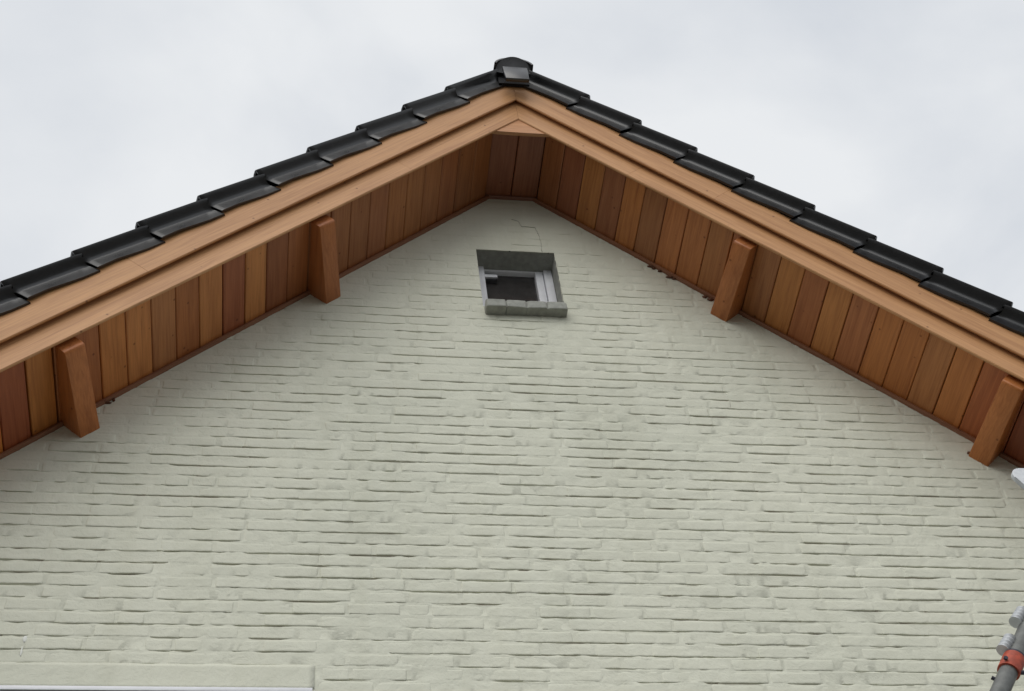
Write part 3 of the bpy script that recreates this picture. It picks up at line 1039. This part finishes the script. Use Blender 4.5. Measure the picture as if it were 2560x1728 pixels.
cr = link('crack', ribbon('crack', [(-0.015, -0.332), (0.022, -0.354), (0.034, -0.402), (0.106, -0.404), (0.119, -0.487), (0.122, -0.56), (0.117, -0.648)], 0.0021, -0.0066, M_CRACK), wall, M_CRACK)
cr['label'] = 'hairline crack running up from the attic window'
cr2 = link('crack', mesh_from('crack', [(XA + 0.116, 0.0, ZA + WZT - 0.0006), (XA + 0.1185, 0.0, ZA + WZT - 0.0006), (XA + 0.113, 0.1, ZA + WZT - 0.0006), (XA + 0.111, 0.1, ZA + WZT - 0.0006)], [(0, 1, 2, 3)]), wall, M_CRACK)


def blob(name, c, rx, ry, rz, mat, seed, parent):
    bm = bmesh.new(); bmesh.ops.create_icosphere(bm, subdivisions=2, radius=1)
    r = random.Random(seed)
    for v in bm.verts:
        f = 0.75 + 0.5 * r.random()
        v.co = Vector((c[0] + v.co.x * rx * f, c[1] + v.co.y * ry * f, c[2] + v.co.z * rz * f))
    return link(name, bm_mesh(name, bm, True), parent, mat)


for i, (sd, s, nn, rx, rz) in enumerate([(1, 1.000, -0.010, 0.018, 0.010), (1, 1.022, -0.014, 0.010, 0.006), (1, 1.058, -0.008, 0.012, 0.006), (1, 1.125, -0.012, 0.020, 0.009), (1, 1.150, -0.008, 0.012, 0.006), (1, 1.352, -0.016, 0.014, 0.011), (1, 1.385, -0.012, 0.018, 0.010), (-1, 2.742, -0.010, 0.006, 0.011), (-1, 2.775, -0.006, 0.02, 0.005), (1, 2.893, -0.095, 0.009, 0.009)]):
    p = slope_pt(sd, s, nn, -0.008)
    blob('sealant_residue', p, rx, 0.007, rz, M_RESID, 40 + i, wall)
for i, (x, z, rx, rz) in enumerate([(-0.927, 3.698, 0.008, 0.016), (-0.929, 3.640, 0.004, 0.024), (-0.922, 3.560, 0.003, 0.016)]):
    blob('paint_drip', (x, -0.0035, z + EYE), rx, 0.0022, rz, M_DRIP, 70 + i, wall)

# ------------------------------------------------------------------ scaffold tower at the right
scaf = link('scaffold_tower', None)
SY = -1.6
scaf.location = (1.5, SY, 0)
scaf['label'] = 'grey tubular scaffold with an orange locking collar beside the painted gable'
scaf['category'] = 'scaffold'


def sput(name, me, mat, parent=None):
    o = link(name, me, None, mat)
    o.parent = parent or scaf
    if parent is None:
        o.matrix_parent_inverse = Matrix.Translation(-Vector(scaf.location))
    return o


def on_brace(t, off=0.0, yy=0.0):
    return Vector((1.605 + 0.592 * t + -0.806 * off, SY + yy, 2.117 + EYE + 0.806 * t + 0.592 * off))


brace = sput('diagonal_brace', tube('diagonal_brace', on_brace(-1.10), on_brace(0.655), 0.0215, 28), M_ALU)
sput('locking_collar', tube('locking_collar', on_brace(0.087), on_brace(0.137), 0.0265, 28), M_ORANGE, brace)
sput('collar_ring', tube('collar_ring', on_brace(0.1375), on_brace(0.145), 0.0245, 28), M_DARK, brace)
sput('collar_bolt', tube('collar_bolt', on_brace(0.097, 0.018, -0.024), on_brace(0.097, 0.018, -0.030), 0.005, 12), M_DARK, brace)
sput('locking_pin', tube('locking_pin', on_brace(0.045, 0.020), on_brace(0.045, 0.029), 0.0048, 12), M_DARK, brace)
for t in (0.150, 0.262):
    sput('ribbed_grip', tube('ribbed_grip', on_brace(t - 0.008, 0.030, -0.004), on_brace(t + 0.040, 0.026, -0.004), 0.0145, 22, 4, 0.0022), M_ALUW, brace)
    sput('grip_core', tube('grip_core', on_brace(t + 0.0405, 0.026, -0.004), on_brace(t + 0.047, 0.024, -0.004), 0.0115, 16), M_DARK, brace)
UB = 2.005
sput('upright', tube('upright', (UB, SY, 0), (UB, SY, 2.86 + EYE), 0.0235, 28), M_ALU)
UA = 0.955
sput('upright', tube('upright', (UA, SY, 0), (UA, SY, 1.33 + EYE), 0.0235, 28), M_ALU)
sput('ledger', tube('ledger', (1.688, SY - 0.006, 2.128 + EYE), (UB, SY - 0.006, 2.128 + EYE), 0.021, 24), M_ALUW)
sput('ledger', tube('ledger', (UA, SY, 0.35), (UB, SY, 0.35), 0.0215, 24), M_ALU)
sput('guard_wire', tube('guard_wire', (1.676, SY - 0.006, 2.181 + EYE), (UB, SY - 0.006, 2.176 + EYE), 0.0055, 12), M_DARK)
# hooked plate on the upright's head
pp = [(0.0, 0.0), (0.0, 0.105)] + [(-0.055 - 0.028 * math.sin(a), 0.105 - 0.028 + 0.028 * math.cos(a)) for a in np.linspace(0, 1.9, 8)] + [(-0.060, 0.028), (-0.052, -0.02), (-0.03, -0.06)]
me = prism('head_plate', pp, 'y', -0.007, 0.007, bev=0.002)
for v in me.vertices:
    v.co += Vector((UB, SY - 0.012, 2.792 + EYE))
hp = sput('head_plate', me, M_ALUW)
sput('bolt', tube('bolt', (UB - 0.0545, SY - 0.027, 2.797 + EYE), (UB - 0.0545, SY - 0.018, 2.797 + EYE), 0.0062, 12), M_DARK, hp)
for u in (UA, UB):
    sput('foot_plate', box_mesh('foot_plate', u - 0.07, u + 0.07, SY - 0.07, SY + 0.07, 0.0, 0.012, bev=0.002), M_ALU)
